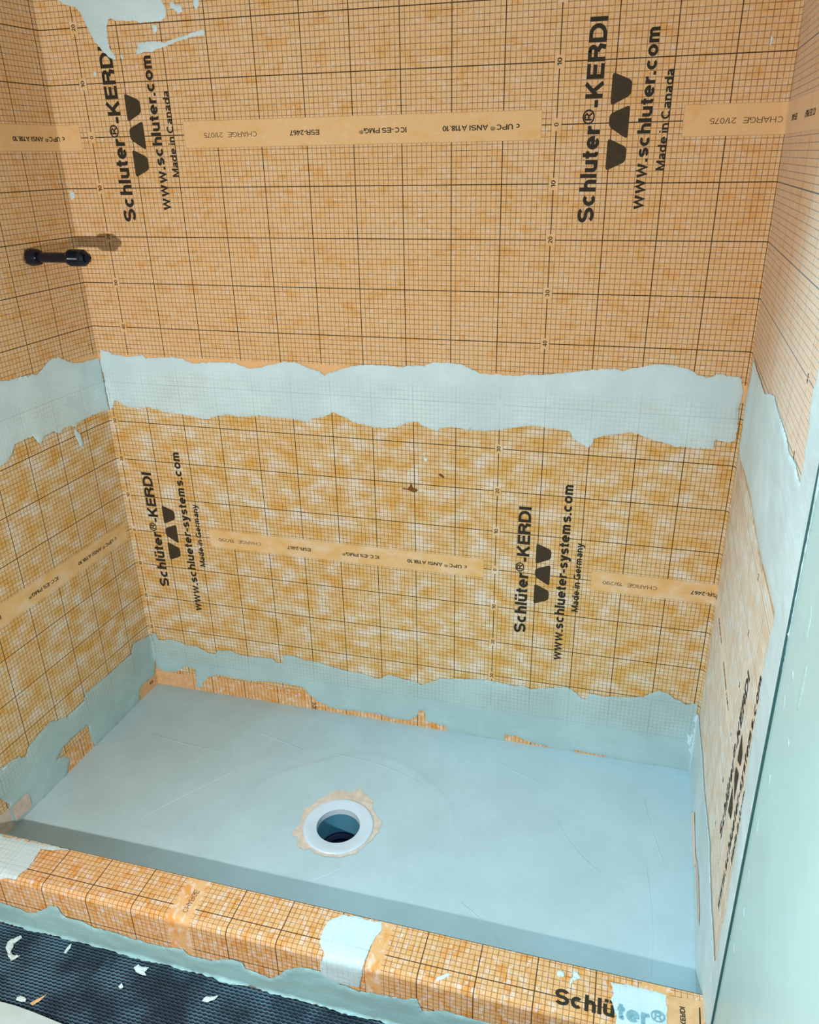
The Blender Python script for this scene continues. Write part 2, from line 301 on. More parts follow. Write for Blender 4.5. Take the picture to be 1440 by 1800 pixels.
def plain_mat(name, color, rough=0.6, metal=0.0, spec=0.5, var=0.08, scale=20, bump=0.0, coat=0.0):
    k = NT(name)
    co = k.n('ShaderNodeTexCoord').outputs['Object']
    nn = k.noise(co, scale, 4, 0.6)
    col = k.mix(k.ramp(nn, 0.3, 0.7), tuple(c * (1 - var) for c in color), tuple(min(1, c * (1 + var)) for c in color))
    k.put(k.b.inputs['Base Color'], col)
    k.b.inputs['Roughness'].default_value = rough
    k.b.inputs['Metallic'].default_value = metal
    k.b.inputs['Specular IOR Level'].default_value = spec
    k.b.inputs['Coat Weight'].default_value = coat
    if bump:
        k.bump(nn, bump, 0.5)
    return k.mat


PU, PL = 0.97865, 0.96013          # repeat of the print along the two rolls
SU, SL = 0.083, 0.01393            # first label column of each roll
ZU, ZL = 1.430, 0.4966             # centre line height of each roll

M = {
    'upper': membrane_mat('membrane_print_upper', PU, 'upper'),
    'lower': membrane_mat('membrane_print_lower', PL, 'lower'),
    'band': membrane_mat('membrane_band_print', 1.0, 'band'),
    'curb': membrane_mat('membrane_print_curb', 0.99, 'curb'),
    'plain': plain_mat('membrane_plain', lin(226, 178, 128), 0.85, var=0.10, scale=60),
    'pink': plain_mat('membrane_fleece', lin(212, 194, 180), 0.85, var=0.12, scale=60),
    'thin_u': thinset_mat('thinset_on_upper', PU, 'upper'),
    'thin_l': thinset_mat('thinset_on_lower', PL, 'lower'),
    'thin_c': thinset_mat('thinset_on_curb', 0.99, 'curb'),
    'thin': thinset_mat('thinset'),
    'thin_low': thinset_mat('thinset_low', PL, 'lower', tone=(0.43, 0.60, 0.62)),
    'thin_f': thinset_mat('thinset_front', 0.99, 'curb', tone=(0.34, 0.56, 0.58)),  # darker blue-green tone than the other thinset
    'pan': thinset_mat('thinset_pan', tone=(0.455, 0.595, 0.65)),
    'ink': plain_mat('print_ink', lin(50, 45, 36), 0.7, spec=0.2, var=0.15, scale=300),
    'ink_soft': plain_mat('print_ink_faint', lin(104, 80, 56), 0.7, spec=0.2, var=0.2, scale=400),
    'ink_logo': plain_mat('print_ink_logo', lin(66, 56, 40), 0.7, spec=0.2, var=0.15, scale=300),
    'ink_veiled': plain_mat('print_ink_veiled', lin(128, 172, 186), 0.7, spec=0.2, var=0.2, scale=300),
    'board': plain_mat('backer_board', (0.50, 0.52, 0.50), 0.8),
    'green': plain_mat('drywall_skim', (0.46, 0.70, 0.73), 0.42, var=0.05, scale=5, bump=0.002, coat=0.1),
    'gap': plain_mat('joint_sealant', (0.03, 0.11, 0.11), 0.7),
    'pvc': plain_mat('drain_plastic', (0.60, 0.70, 0.80), 0.35, var=0.03),
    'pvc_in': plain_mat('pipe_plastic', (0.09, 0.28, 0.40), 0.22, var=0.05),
    'rubber_shade': plain_mat('seal_rubber_shade', (0.006, 0.009, 0.035), 0.6, spec=0.2),  # navy-black: the shade deep in the drain is put into the seal's colour
    'mat_base': plain_mat('mat_base', (0.003, 0.006, 0.022), 0.6, var=0.3),
    'mat_rim': plain_mat('mat_lattice', (0.085, 0.17, 0.23), 0.25, spec=1.0, var=0.6, scale=14),
    'steel': plain_mat('dark_steel', (0.006, 0.008, 0.018), 0.2, metal=0.0, spec=0.3, var=0.2, coat=0.1),
    'torn': plain_mat('torn_brown', lin(120, 72, 24), 0.9, var=0.4, scale=400),
    'cement': plain_mat('pale_board', (0.50, 0.60, 0.59), 0.6, var=0.06),
    'crumb': plain_mat('thinset_crumb', (0.66, 0.78, 0.78), 0.7, var=0.1, scale=200, bump=0.002),
    'screed': plain_mat('screed', (0.25, 0.26, 0.26), 0.9),
}


# ------------------------------------------------------------------ mesh helpers
def mesh_obj(name, verts, faces, mat, parent=None, smooth=False, uvs=None, cover=None):
    me = bpy.data.meshes.new(name)
    me.from_pydata([tuple(v) for v in verts], [], faces)
    if uvs is not None:
        lay = me.uv_layers.new(name='print')
        for lp in me.loops:
            lay.data[lp.index].uv = uvs[lp.vertex_index]
    if cover is not None:
        at = me.attributes.new('cover', 'FLOAT', 'POINT')
        at.data.foreach_set('value', cover)
    me.materials.append(mat)
    if smooth:
        me.polygons.foreach_set('use_smooth', [True] * len(me.polygons))
    me.update()
    o = bpy.data.objects.new(name, me)
    COL.objects.link(o)
    if parent:
        o.parent = parent
        o.matrix_parent_inverse = parent.matrix_world.inverted()
    return o


def tag(o, label=None, cat=None, group=None, kind=None):
    for k, v in (('label', label), ('category', cat), ('group', group), ('kind', kind)):
        if v:
            o[k] = v
    return o


def empty(name, loc):
    o = bpy.data.objects.new(name, None)
    COL.objects.link(o)
    o.location = loc
    o.empty_display_size = 0.05
    bpy.context.view_layer.update()
    return o


RC, RL = 0.012, 0.004              # corner radii of the wrapped sheets


def wrap(s, z, n=0.0):
    """unrolled wall coordinate -> point; n = distance out of the wall"""
    W = 1.472 - 0.015 * z
    a = math.pi / 2
    if s < RL:
        if s > RL - RL * a:                       # left fillet
            t = (RL - s) / RL
            r = RL - n
            return (RL - r * math.sin(t), -RL + r * math.cos(t), z)
        y = -(RL + (RL - RL * a - s))
        return (0.045 * y - 0.004 * min(1, -y / 0.05) + n, y, z)
    if s <= W - RC:
        return (s, -n, z)
    t = (s - (W - RC)) / RC
    if t < a:
        r = RC - n
        return (W - RC + r * math.sin(t), -RC + r * math.cos(t), z)
    y = -(RC + (t - a) * RC)
    return (W + 0.03 * y - n, y, z)


CT, CY0, CY1, CB, CR = 0.085, -0.65, -0.742, -0.05, 0.012   # curb top, inner, outer, base, edge radius


def curb_pt(x, t, n=0.0):
    """t: 0 at the inner top edge, grows outward over the top and down the outer face"""
    w = CY0 - CY1
    a = math.pi / 2
    if t < 0:                                      # down the inner face
        return (x, CY0 + n, CT + t)
    if t <= w - CR:
        return (x, CY0 - t, CT + n)
    q = (t - (w - CR)) / CR
    # outlines were measured to a sharp edge: the arc takes up two radii
    q2 = q / 2 * a
    if q < 2:
        r = CR + n
        return (x, CY1 + CR - r * math.sin(q2), CT - CR + r * math.cos(q2))
    return (x, CY1 - n, CT - CR - (q - 2) * CR)


def uv_low(s, z):
    return (s - SL, z - ZL)


def uv_up(s, z):
    return (s - SU, z - ZU)


def jag(loop, step, amp, seed):
    out = []
    n = len(loop)
    for i in range(n):
        a, b = Vector(loop[i]), Vector(loop[(i + 1) % n])
        L = (b - a).length
        c = max(1, int(L / step))
        for j in range(c):
            p = a.lerp(b, j / c)
            d = amp if (j or L > step) else amp * 0.4
            q = Vector((p.x * 130 + seed, p.y * 130, seed * 1.7))
            out.append(Vector((p.x + d * noise.noise(q) * 1.6, p.y + d * noise.noise(q + Vector((9.1, 3.3, 0))) * 1.6)))
    return out


def inside(p, loop):
    c = False
    n = len(loop)
    j = n - 1
    for i in range(n):
        a, b = loop[i], loop[j]
        if (a[1] > p[1]) != (b[1] > p[1]) and p[0] < (b[0] - a[0]) * (p[1] - a[1]) / (b[1] - a[1]) + a[0]:
            c = not c
        j = i
    return c


def fill2d(loop, spacing):
    """triangulate an outline with interior points -> verts, tris, border flags"""
    nb = len(loop)
    pts = [Vector((p[0], p[1])) for p in loop]
    xs = [p[0] for p in loop]
    ys = [p[1] for p in loop]
    if spacing:
        y = min(ys) + spacing * 0.5
        while y < max(ys):
            x = min(xs) + spacing * 0.5
            while x < max(xs):
                q = Vector((x + random.uniform(-.25, .25) * spacing, y + random.uniform(-.25, .25) * spacing))
                if inside(q, loop):
                    pts.append(q)
                x += spacing
            y += spacing
    edges = [(i, (i + 1) % nb) for i in range(nb)]
    v, e, f, ov, oe, of = delaunay_2d_cdt(pts, edges, [], 1, 1e-6)
    border = [any(i < nb for i in o) or not o for o in ov]
    tris = [tuple(t) for t in f]
    keep = []
    for t in tris:
        c = (v[t[0]] + v[t[1]] + v[t[2]]) / 3
        if inside(c, loop):
            a, b, d = v[t[0]], v[t[1]], v[t[2]]
            if (b.x - a.x) * (d.y - a.y) - (b.y - a.y) * (d.x - a.x) < 0:
                t = (t[0], t[2], t[1])
            keep.append(t)
    return v, keep, border


def patch(name, loop, mapfn, mat, n0, h, uvfn=None, cover=None, parent=None, step=0.004, amp=0.0016, spacing=0.009, seed=1.0, flip=False):
    lp = jag(loop, step, amp, seed)
    v, tris, border = fill2d(lp, spacing)
    P3, uvs, cv = [], [], []
    for p, b in zip(v, border):
        hh = 0.0 if b else h * (0.65 + 0.5 * noise.noise(Vector((p.x * 25, p.y * 40, seed))))
        P3.append(mapfn(p.x, p.y, n0 + hh))
        if uvfn:
            uvs.append(uvfn(p.x, p.y))
        if cover:
            c = cover(p.x, p.y)
            cv.append(max(0.0, min(1.0, c - (0.10 if b else 0.0))))
    if flip:
        tris = [(a, c, b) for a, b, c in tris]
    return mesh_obj(name, P3, tris, mat, parent, smooth=True, uvs=uvs or None, cover=cv or None)


def sstep(x, a, b):
    t = max(0.0, min(1.0, (x - a) / (b - a)))
    return t * t * (3 - 2 * t)


# lettering ---------------------------------------------------------------
# plain grotesque letters drawn as strokes; capital height 1, x-height 0.73
XHT = 0.73


def earc(cx, cy, rx_, ry_, a0, a1, n=None):
    n = n or max(4, int(abs(a1 - a0) / 14))
    return [(cx + rx_ * math.cos(math.radians(a0 + (a1 - a0) * i / n)), cy + ry_ * math.sin(math.radians(a0 + (a1 - a0) * i / n))) for i in range(n + 1)]


def glyph(ch, w):
    """-> (advance box width, list of stroke centre lines)"""
    h = w / 2
    X = XHT
    ln = lambda *p: list(p)

    def bowl(W, H, y0=0.0):
        return earc(W / 2, y0 + H / 2, W / 2 - h, H / 2 - h, 0, 360, 26)

    def ess(W, H):
        r = (H - 2 * h) / 4
        k = W / 2 - h
        return earc(W / 2, H - h - r, k, r, 25, 270) + earc(W / 2, h + r, k, r, 90, -155)[1:]
    lw = 0.60 + w * 0.25           # lower-case bowl width
    if ch == ' ': return 0.28, []
    if ch == 'S': return 0.78, [ess(0.78, 1.0)]
    if ch == 's': return 0.56, [ess(0.56, X)]
    if ch == 'c': return lw, [earc(lw / 2, X / 2, lw / 2 - h, X / 2 - h, 48, 312)]
    if ch == 'C': return 0.86, [earc(.43, .5, .43 - h, .5 - h, 45, 315)]
    if ch == 'G': return 0.88, [earc(.43, .5, .43 - h, .5 - h, 45, 335), ln((.46, .46), (.87 - h, .46), (.87 - h, 0))]
    if ch == 'o': return lw, [bowl(lw, X)]
    if ch == 'e': return lw, [earc(lw / 2, X / 2, lw / 2 - h, X / 2 - h, 0, 318), ln((h, X * .5), (lw, X * .5))]
    if ch == 'h': return 0.60, [ln((h, 0), (h, 1)), earc(.30, X - .30, .30 - h, .30 - h, 180, 0) + [(.60 - h, 0)]]
    if ch == 'n': return 0.60, [ln((h, 0), (h, X)), earc(.30, X - .30, .30 - h, .30 - h, 180, 0) + [(.60 - h, 0)]]
    if ch == 'm':
        return 0.96, [ln((h, 0), (h, X)), earc(.265, X - .25, .265 - h, .25 - h, 180, 0) + [(.53 - h, 0)],
                      earc(.53 - w + .245, X - .25, .265 - h, .25 - h, 180, 0) + [(.98 - w - h + .06, 0)]]
    if ch in 'u\u00fc':
        st = [ln((h, X)) + earc(.30, .28, .30 - h, .28 - h, 180, 360), ln((.60 - h, 0), (.60 - h, X))]
        if ch != 'u':
            st += [ln((.17, .84), (.17, .84 + w * .85)), ln((.43, .84), (.43, .84 + w * .85))]
        return 0.60, st
    if ch == 'l': return w, [ln((h, 0), (h, 1))]
    if ch == 'I': return w, [ln((h, 0), (h, 1))]
    if ch == 'i': return w, [ln((h, 0), (h, X)), ln((h, 1 - w * .85), (h, 1))]
    if ch == 'r': return 0.40, [ln((h, 0), (h, X)), earc(.40, X - .33, .40 - h, .33 - h, 180, 88)]
    if ch == 't': return 0.36, [ln((.17, .92), (.17, .16)) + earc(.17 + .14, .16, .14, .16 - h, 180, 275)[1:], ln((0, X - h * .9), (.36, X - h * .9))]
    if ch == 'a':
        return 0.60, [ln((.58 - h, 0), (.58 - h, X - .22)) + earc(.30, X - .22, .28 - h, .22 - h, 0, 165), earc(.29, .215, .29 - h, .215 - h, 20, 340), ln((.30, .43 - h * .6), (.57 - h, .46 - h * .6))]
    if ch == 'd': return lw + .04, [bowl(lw, X), ln((lw + .04 - h, 0), (lw + .04 - h, 1))]
    if ch == 'y': return 0.58, [ln((h * .9, X), (.30, .02)), ln((.58 - h * .9, X), (.28, -.12), (.16, -.27 + h), (.05, -.27 + h))]
    if ch == 'w': return 0.88, [ln((h * .9, X), (.24, h * .6), (.44, X - h * .6), (.64, h * .6), (.88 - h * .9, X))]
    if ch == '.': return w, [ln((h, 0), (h, w * .9))]
    if ch == ':': return w, [ln((h, .05), (h, .05 + w * .8)), ln((h, .5), (h, .5 + w * .8))]
    if ch == '-': return 0.34, [ln((0, .33), (.34, .33))]
    if ch == '/': return 0.36, [ln((h * .6, 0), (.36 - h * .6, 1))]
    if ch == 'K': return 0.82, [ln((h, 0), (h, 1)), ln((h, .32), (.80 - h, 1)), ln((.33, .56), (.82 - h, 0))]
    if ch == 'E': return 0.70, [ln((h, 0), (h, 1)), ln((0, h), (.70, h)), ln((0, .52), (.65, .52)), ln((0, 1 - h), (.69, 1 - h))]
    if ch == 'F': return 0.66, [ln((h, 0), (h, 1)), ln((0, .52), (.60, .52)), ln((0, 1 - h), (.66, 1 - h))]
    if ch in 'RP':
        st = [ln((h, 0), (h, 1)), ln((h, 1 - h), (.50, 1 - h)) + earc(.48, .72, .28 - h, .28 - h, 90, -90) + [(h, .44 + h)]]
        if ch == 'R':
            st.append(ln((.46, .46), (.70, .30), (.75 - h, 0)))
        return 0.78, st
    if ch == 'D': return 0.84, [ln((h, 0), (h, 1)), ln((h, 1 - h), (.36, 1 - h)) + earc(.36, .5, .48 - h, .5 - h, 90, -90) + [(h, h)]]
    if ch == 'H': return 0.76, [ln((h, 0), (h, 1)), ln((.76 - h, 0), (.76 - h, 1)), ln((h, .52), (.76 - h, .52))]
    if ch == 'M': return 0.90, [ln((h, 0), (h, 1)), ln((.90 - h, 0), (.90 - h, 1)), ln((h, 1 - h * .6), (.45, h * .6), (.90 - h, 1 - h * .6))]
    if ch == 'N': return 0.78, [ln((h, 0), (h, 1)), ln((.78 - h, 0), (.78 - h, 1)), ln((h, 1 - h * .5), (.78 - h, h * .5))]
    if ch == 'U': return 0.76, [ln((h, 1)) + earc(.38, .36, .38 - h, .36 - h, 180, 360) + [(.76 - h, 1)]]
    if ch == 'A': return 0.84, [ln((h * .9, 0), (.42, 1 - h * .5), (.84 - h * .9, 0)), ln((.16, .30), (.68, .30))]
    if ch == '\u00ae':
        q = w * .42
        r = 0.36
        c = (r, .72)
        k = lambda x, y: (c[0] - .13 + x * .30, c[1] - .20 + y * .40)
        return 2 * r, [('w', q, earc(c[0], c[1], r - q / 2, r - q / 2, 0, 360, 24)), ('w', q, [k(0, 0), k(0, 1)]),
                       ('w', q, [k(0, 1), k(.6, 1), k(.95, .78), k(.6, .5), k(0, .5)]), ('w', q, [k(.5, .5), k(1, 0)])]
    if ch == '0': return 0.60, [earc(.30, .5, .30 - h, .5 - h, 0, 360, 26)]
    if ch == '1': return 0.36, [ln((.30, 0), (.30, 1)), ln((.02, .76), (.30, .92))]
    if ch == '2': return 0.60, [earc(.30, .70, .30 - h, .30 - h, 165, -35) + [(h * 1.1, h), (.60, h)]]
    if ch == '3': return 0.60, [earc(.28, .74, .28 - h, .26 - h, 160, -90), earc(.29, .27, .30 - h, .27 - h, 90, -160)]
    if ch == '4': return 0.62, [ln((.46, 0), (.46, 1), (.04, .26), (.62, .26))]
    if ch == '5': return 0.60, [ln((.54, 1 - h), (.13, 1 - h), (.08, .50)), earc(.29, .32, .31 - h, .32 - h, 135, -160)]
    if ch == '6': return 0.60, [earc(.30, .31, .30 - h, .31 - h, 0, 360, 22), earc(.34, .5, .34 - h, .5 - h, 55, 190)]
    if ch == '7': return 0.58, [ln((0, 1 - h), (.54, 1 - h), (.34, .55), (.20, 0))]
    if ch == '8': return 0.60, [earc(.30, .745, .26 - h, .255 - h, 0, 360, 20), earc(.30, .27, .30 - h, .27 - h, 0, 360, 20)]
    if ch == '9': return 0.60, [earc(.30, .69, .30 - h, .31 - h, 0, 360, 22), earc(.26, .5, .34 - h, .5 - h, 235, 370)]
    return 0.5, []


def stroke_mesh(path, w, V, F):
    cl = [path[0]]
    for p in path[1:]:
        if math.hypot(p[0] - cl[-1][0], p[1] - cl[-1][1]) > 1e-4:
            cl.append(p)
    path = cl
    closed = math.hypot(path[0][0] - path[-1][0], path[0][1] - path[-1][1]) < 1e-6
    P = [Vector(p) for p in (path[:-1] if closed else path)]
    n = len(P)
    i0 = len(V)
    for i in range(n):
        a = P[i] - P[i - 1] if (i or closed) else P[1] - P[0]
        b = P[(i + 1) % n] - P[i] if (i < n - 1 or closed) else P[-1] - P[-2]
        a, b = a.normalized(), b.normalized()
        na, nb_ = Vector((-a.y, a.x)), Vector((-b.y, b.x))
        q = na + nb_
        q = q / max(0.35, q.length_squared) * 2 if q.length > 1e-6 else na
        q = q * (w / 2)
        if q.length > w:
            q = q.normalized() * w
        V.append((P[i].x + q.x, P[i].y + q.y))
        V.append((P[i].x - q.x, P[i].y - q.y))
    for i in range(n if closed else n - 1):
        j = (i + 1) % n
        F.append((i0 + 2 * i + 1, i0 + 2 * j + 1, i0 + 2 * j, i0 + 2 * i))


_font = {}


def glyphs(text, w):
    key = (text, w)
    if key not in _font:
        V, F, Z = [], [], []
        x = 0.0
        for ch in text:
            adv, st = glyph(ch, w)
            for si, p in enumerate(st):
                ww = w
                if p and p[0] == 'w':
                    ww, p = p[1], p[2]
                stroke_mesh([(a + x, b) for a, b in p], ww, V, F)
                Z += [si * 0.00006] * (len(V) - len(Z))
            x += adv + (0.08 if ch != ' ' else 0.0)
        _font[key] = (V, F, Z)
    return _font[key]


def lettering(text, mapfn, origin, length, height, angle, mat, parent, n, bold=0.15, unit='cap', name='lettering'):
    """text whose baseline starts at origin (2-D) and runs `length` at `angle`"""
    vs_, fs, zs_ = glyphs(text, bold)
    x0 = min(v[0] for v in vs_)
    x1 = max(v[0] for v in vs_)
    sx = length / (x1 - x0)
    sy = height if unit == 'cap' else height / XHT
    c, s = math.cos(angle), math.sin(angle)
    out = []
    for (x, y), dz_ in zip(vs_, zs_):
        a, b = (x - x0) * sx, y * sy
        out.append(mapfn(origin[0] + a * c - b * s, origin[1] + a * s + b * c, n + dz_))
    return mesh_obj(name, out, fs, mat, parent)


def rounded_poly(pts, r, k=4):
    out = []
    n = len(pts)
    for i in range(n):
        p = Vector(pts[i])
        a = (Vector(pts[i - 1]) - p).normalized()
        b = (Vector(pts[(i + 1) % n]) - p).normalized()
        for j in range(k + 1):
            t = j / k
            q0, q2 = p + a * r, p + b * r
            q = q0 * (1 - t) ** 2 + p * 2 * t * (1 - t) + q2 * t * t
            out.append((q.x, q.y))
    return out


def poly_print(name, pts, mapfn, n, mat, parent):
    return mesh_obj(name, [mapfn(a, b, n) for a, b in pts], [tuple(range(len(pts)))], mat, parent)


def box(name, x0, x1, y0, y1, z0, z1, mat, parent=None):
    v = [(x, y, z) for z in (z0, z1) for y in (y0, y1) for x in (x0, x1)]
    f = [(0, 2, 3, 1), (4, 5, 7, 6), (0, 1, 5, 4), (2, 6, 7, 3), (0, 4, 6, 2), (1, 3, 7, 5)]
    return mesh_obj(name, v, f, mat, parent)


def prism(name, base, top, mat, parent=None):
    n = len(base)
    f = [tuple(range(n - 1, -1, -1)), tuple(range(n, 2 * n))]
    f += [(i, (i + 1) % n, n + (i + 1) % n, n + i) for i in range(n)]
    return mesh_obj(name, list(base) + list(top), f, mat, parent)


def lathe(name, prof, center, mat, parent=None, seg=64, axis='z', smooth=True, close=False):
    v, f = [], []
    for r, h in prof:
        for i in range(seg):
            a = 2 * math.pi * i / seg
            if axis == 'z':
                v.append((center[0] + r * math.cos(a), center[1] + r * math.sin(a), center[2] + h))
            else:
                v.append((center[0] + h, center[1] + r * math.cos(a), center[2] + r * math.sin(a)))
    for j in range(len(prof) - 1):
        for i in range(seg):
            q = (j * seg + i, j * seg + (i + 1) % seg, (j + 1) * seg + (i + 1) % seg, (j + 1) * seg + i)
            f.append(q if axis == 'z' else q[::-1])
    if close:
        f.append(tuple(range((len(prof) - 1) * seg, len(prof) * seg)))
    o = mesh_obj(name, v, f, mat, parent, smooth=smooth)
    if smooth:
        md = o.modifiers.new('edges', 'EDGE_SPLIT')
        md.split_angle = math.radians(38)
    return o


# ------------------------------------------------------------------ the setting
TOP = 2.35
YF = -1.55
o = box('wall_back', -0.14, 1.62, 0.0, 0.09, -0.14, TOP, M['board'])
tag(o, kind='structure')
lx = lambda y: 0.045 * y - 0.004
o = prism('wall_left', [(lx(0) - .12, 0, -.14), (lx(YF) - .12, YF, -.14), (lx(YF), YF, -.14), (lx(0), 0, -.14)],
          [(lx(0) - .12, 0, TOP), (lx(YF) - .12, YF, TOP), (lx(YF), YF, TOP), (lx(0), 0, TOP)], M['board'])
tag(o, kind='structure')
rx = lambda y, z: 1.472 - 0.015 * z + 0.03 * y
YD = -0.752
o = prism('wall_right', [(1.62, 0, -.14), (rx(0, -.14), 0, -.14), (rx(YD, -.14), YD, -.14), (1.62, YD, -.14)],
          [(1.62, 0, TOP), (rx(0, TOP), 0, TOP), (rx(YD, TOP), YD, TOP), (1.62, YD, TOP)], M['board'])
tag(o, kind='structure')
# drywall of the room that carries on from the right shower wall, a few millimetres proud
dp = 0.0025
o = prism('wall_entry', [(1.62, YD - .0035, -.14), (rx(YD, -.14) - dp, YD - .0035, -.14), (rx(YF, -.14) - dp, YF, -.14), (1.62, YF, -.14)],
          [(1.62, YD - .0035, TOP), (rx(YD, TOP) - dp, YD - .0035, TOP), (rx(YF, TOP) - dp, YF, TOP), (1.62, YF, TOP)], M['green'])
tag(o, kind='structure')
dry = o
o = prism('trim_1', [(1.60, YD, -.13), (rx(YD, -.13) - .0052, YD, -.13), (rx(YD, -.13) - .0052, YD - .0032, -.13), (1.60, YD - .0032, -.13)],
          [(1.60, YD, TOP), (rx(YD, TOP) - .0052, YD, TOP), (rx(YD, TOP) - .0052, YD - .0032, TOP), (1.60, YD - .0032, TOP)], M['gap'])
tag(o, kind='structure')
o = box('floor', -0.14, 1.62, YF, CY0 - .02, -0.14, -0.058, M['screed'])
tag(o, kind='structure')


# ------------------------------------------------------------------ membrane sheets on the walls
def sheet(name, s0, s1, z0, z1, n, mat, uvfn, parent=None, dz=0.05):
    ss = []
    s = s0
    while s < s1 - 1e-6:
        ss.append(s)
        near = abs(s) < 0.012 or abs(s - 1.46) < 0.045
        s += 0.0015 if near else (0.01 if (abs(s) < 0.06 or abs(s - 1.46) < 0.09) else 0.05)
    ss.append(s1)
    nz = max(1, int((z1 - z0) / dz))
    zs = [z0 + (z1 - z0) * i / nz for i in range(nz + 1)]
    v, uv, f = [], [], []
    for z in zs:
        for s in ss:
            v.append(wrap(s, z, n))
            uv.append(uvfn(s, z))
    w = len(ss)
    for j in range(nz):
        for i in range(w - 1):
            f.append((j * w + i, j * w + i + 1, (j + 1) * w + i + 1, (j + 1) * w + i))
    return mesh_obj(name, v, f, mat, parent, smooth=True, uvs=uv)


N_LOW, N_UP, N_BAND, N_COR, N_THIN = 0.0008, 0.0013, 0.0018, 0.0022, 0.0026
S_END = 1.452 + 0.735
low = sheet('waterproofing_membrane', -0.75, S_END, 0.0, ZL + 0.5, N_LOW, M['lower'], uv_low)
tag(low, 'lower orange waterproofing membrane with grid print, reading Made in Germany', 'membrane')
upp = sheet('waterproofing_membrane', -0.75, S_END, ZU - 0.5, 2.2, N_UP, M['upper'], uv_up)
tag(upp, 'upper tan waterproofing membrane with grid print, reading Made in Canada', 'membrane')

LOGO = [[(.093, -.079), (.1275, -.064), (.1275, -.040), (.093, -.0245)],
        [(.093, -.006), (.1275, -.027), (.1275, .0285), (.093, .0145)],
        [(.093, .0270), (.1275, .0435), (.1275, .0665), (.093, .0805)]]
A90, A180 = math.pi / 2, math.pi


def print_roll(root, s0, P, zc, n, head, web, made, batch, ks, vnum):
    for k in ks:
        a = s0 + k * P
        if -0.70 < a + .08 < S_END - 0.02:
            lettering(head[0], wrap, (a + .0782, zc + head[1]), head[2] - head[1], head[3], A90, M['ink'], root, n, 0.21)
            for p in LOGO:
                poly_print('logo', rounded_poly([(a + x, zc + y) for x, y in p], 0.0068), wrap, n, M['ink_logo'], root)
        if -0.70 < a + .16 < S_END - 0.02:
            lettering(web[0], wrap, (a + .166, zc + web[1]), web[2] - web[1], web[3], A90, M['ink'], root, n, 0.205, 'x')
            lettering(made[0], wrap, (a + .1965, zc + made[1]), made[2] - made[1], made[3], A90, M['ink'], root, n, 0.185)
        if -0.72 < a < S_END - 0.01:
            for v in vnum:
                t = str(abs(v))
                L = 0.0062 if v == 0 else 0.0128
                lettering(t, wrap, (a + .0038, zc + v / 100 - L / 2), L, 0.0080, A90, M['ink'], root, n, 0.17, name='number')
        # certification line, printed upside down, ends before label column a
        for t, q0, q1, mt in (('c UPC\u00ae ANSI A118.10', -.067, -.213, 'ink'), ('ICC-ES PMG\u00ae', -.284, -.379, 'ink'),
                              ('ESR-2467', -.462, -.525, 'ink'), (batch, -.596, -.714, 'ink_soft')):
            if -0.72 < a + q1 and a + q0 < S_END - 0.01:
                lettering(t, wrap, (a + q0, zc + .0030), q0 - q1, .0092, A180, M[mt], root, n, 0.17 if mt == 'ink' else 0.11)


print_roll(upp, SU, PU, ZU, N_UP + .0003, ('Schluter\u00ae-KERDI', -.168, .165, .0300), ('www.schluter.com', -.145, .145, .0165),
           ('Made in Canada', -.079, .081, .0152), 'CHARGE   21/075', (-1, 0, 1, 2, 3), (20, 10, 0, -10, -20, -30, -40))
print_roll(low, SL, PL, ZL, N_LOW + .0003, ('Schl\u00fcter\u00ae-KERDI', -.163, .168, .0285), ('www.schlueter-systems.com', -.227, .229, .0170),
           ('Made in Germany', -.087, .091, .0160), 'CHARGE : 19/290', (-1, 0, 1, 2, 3), (30, 20, 10, 0, -10, -20, -30))
for nm, h in (('hole_a', .0012), ('hole_b', .0009)):
    patch('torn_spot', TR[nm], wrap, M['torn'], N_LOW + .0002, h, parent=low, step=.002, amp=.0008, spacing=.003)

# narrow membrane band turned up along the foot of the walls, and the preformed corners
bd = sheet('membrane_band', -0.64, S_END - .02, 0.0, 0.057, N_BAND, M['band'], lambda s, z: (s + .02, z))
tag(bd, 'narrow orange membrane band with tick lines along the foot of the walls', 'membrane band')
lettering('ICC', wrap, (0.493, 0.002), 0.022, 0.011, A90, M['ink'], bd, N_BAND + .0003, 0.2)


def corner_piece(label, s0, s1, z1, mat=None):
    o = sheet('membrane_corner', s0, s1, 0.0, z1, N_COR, mat or M['plain'], lambda s, z: (s, z), dz=0.03)
    tag(o, label, 'membrane corner')
    return o


c1 = corner_piece('plain orange membrane corner piece at the back left of the pan', -0.075, 0.118, 0.047)
lettering('KERDI', wrap, (-0.052, 0.018), 0.032, 0.009, 0.0, M['ink'], c1, N_COR + .0003, 0.2)
c2 = corner_piece('membrane corner piece under grey thinset at the back right of the pan', 1.338, 1.54, 0.050)
c3 = corner_piece('plain brownish membrane corner piece where the left wall meets the curb', -0.70, -0.515, 0.060, M['pink'])

# ------------------------------------------------------------------ shower pan
DC = (0.690, -0.373)               # drain centre
DR = 0.0795


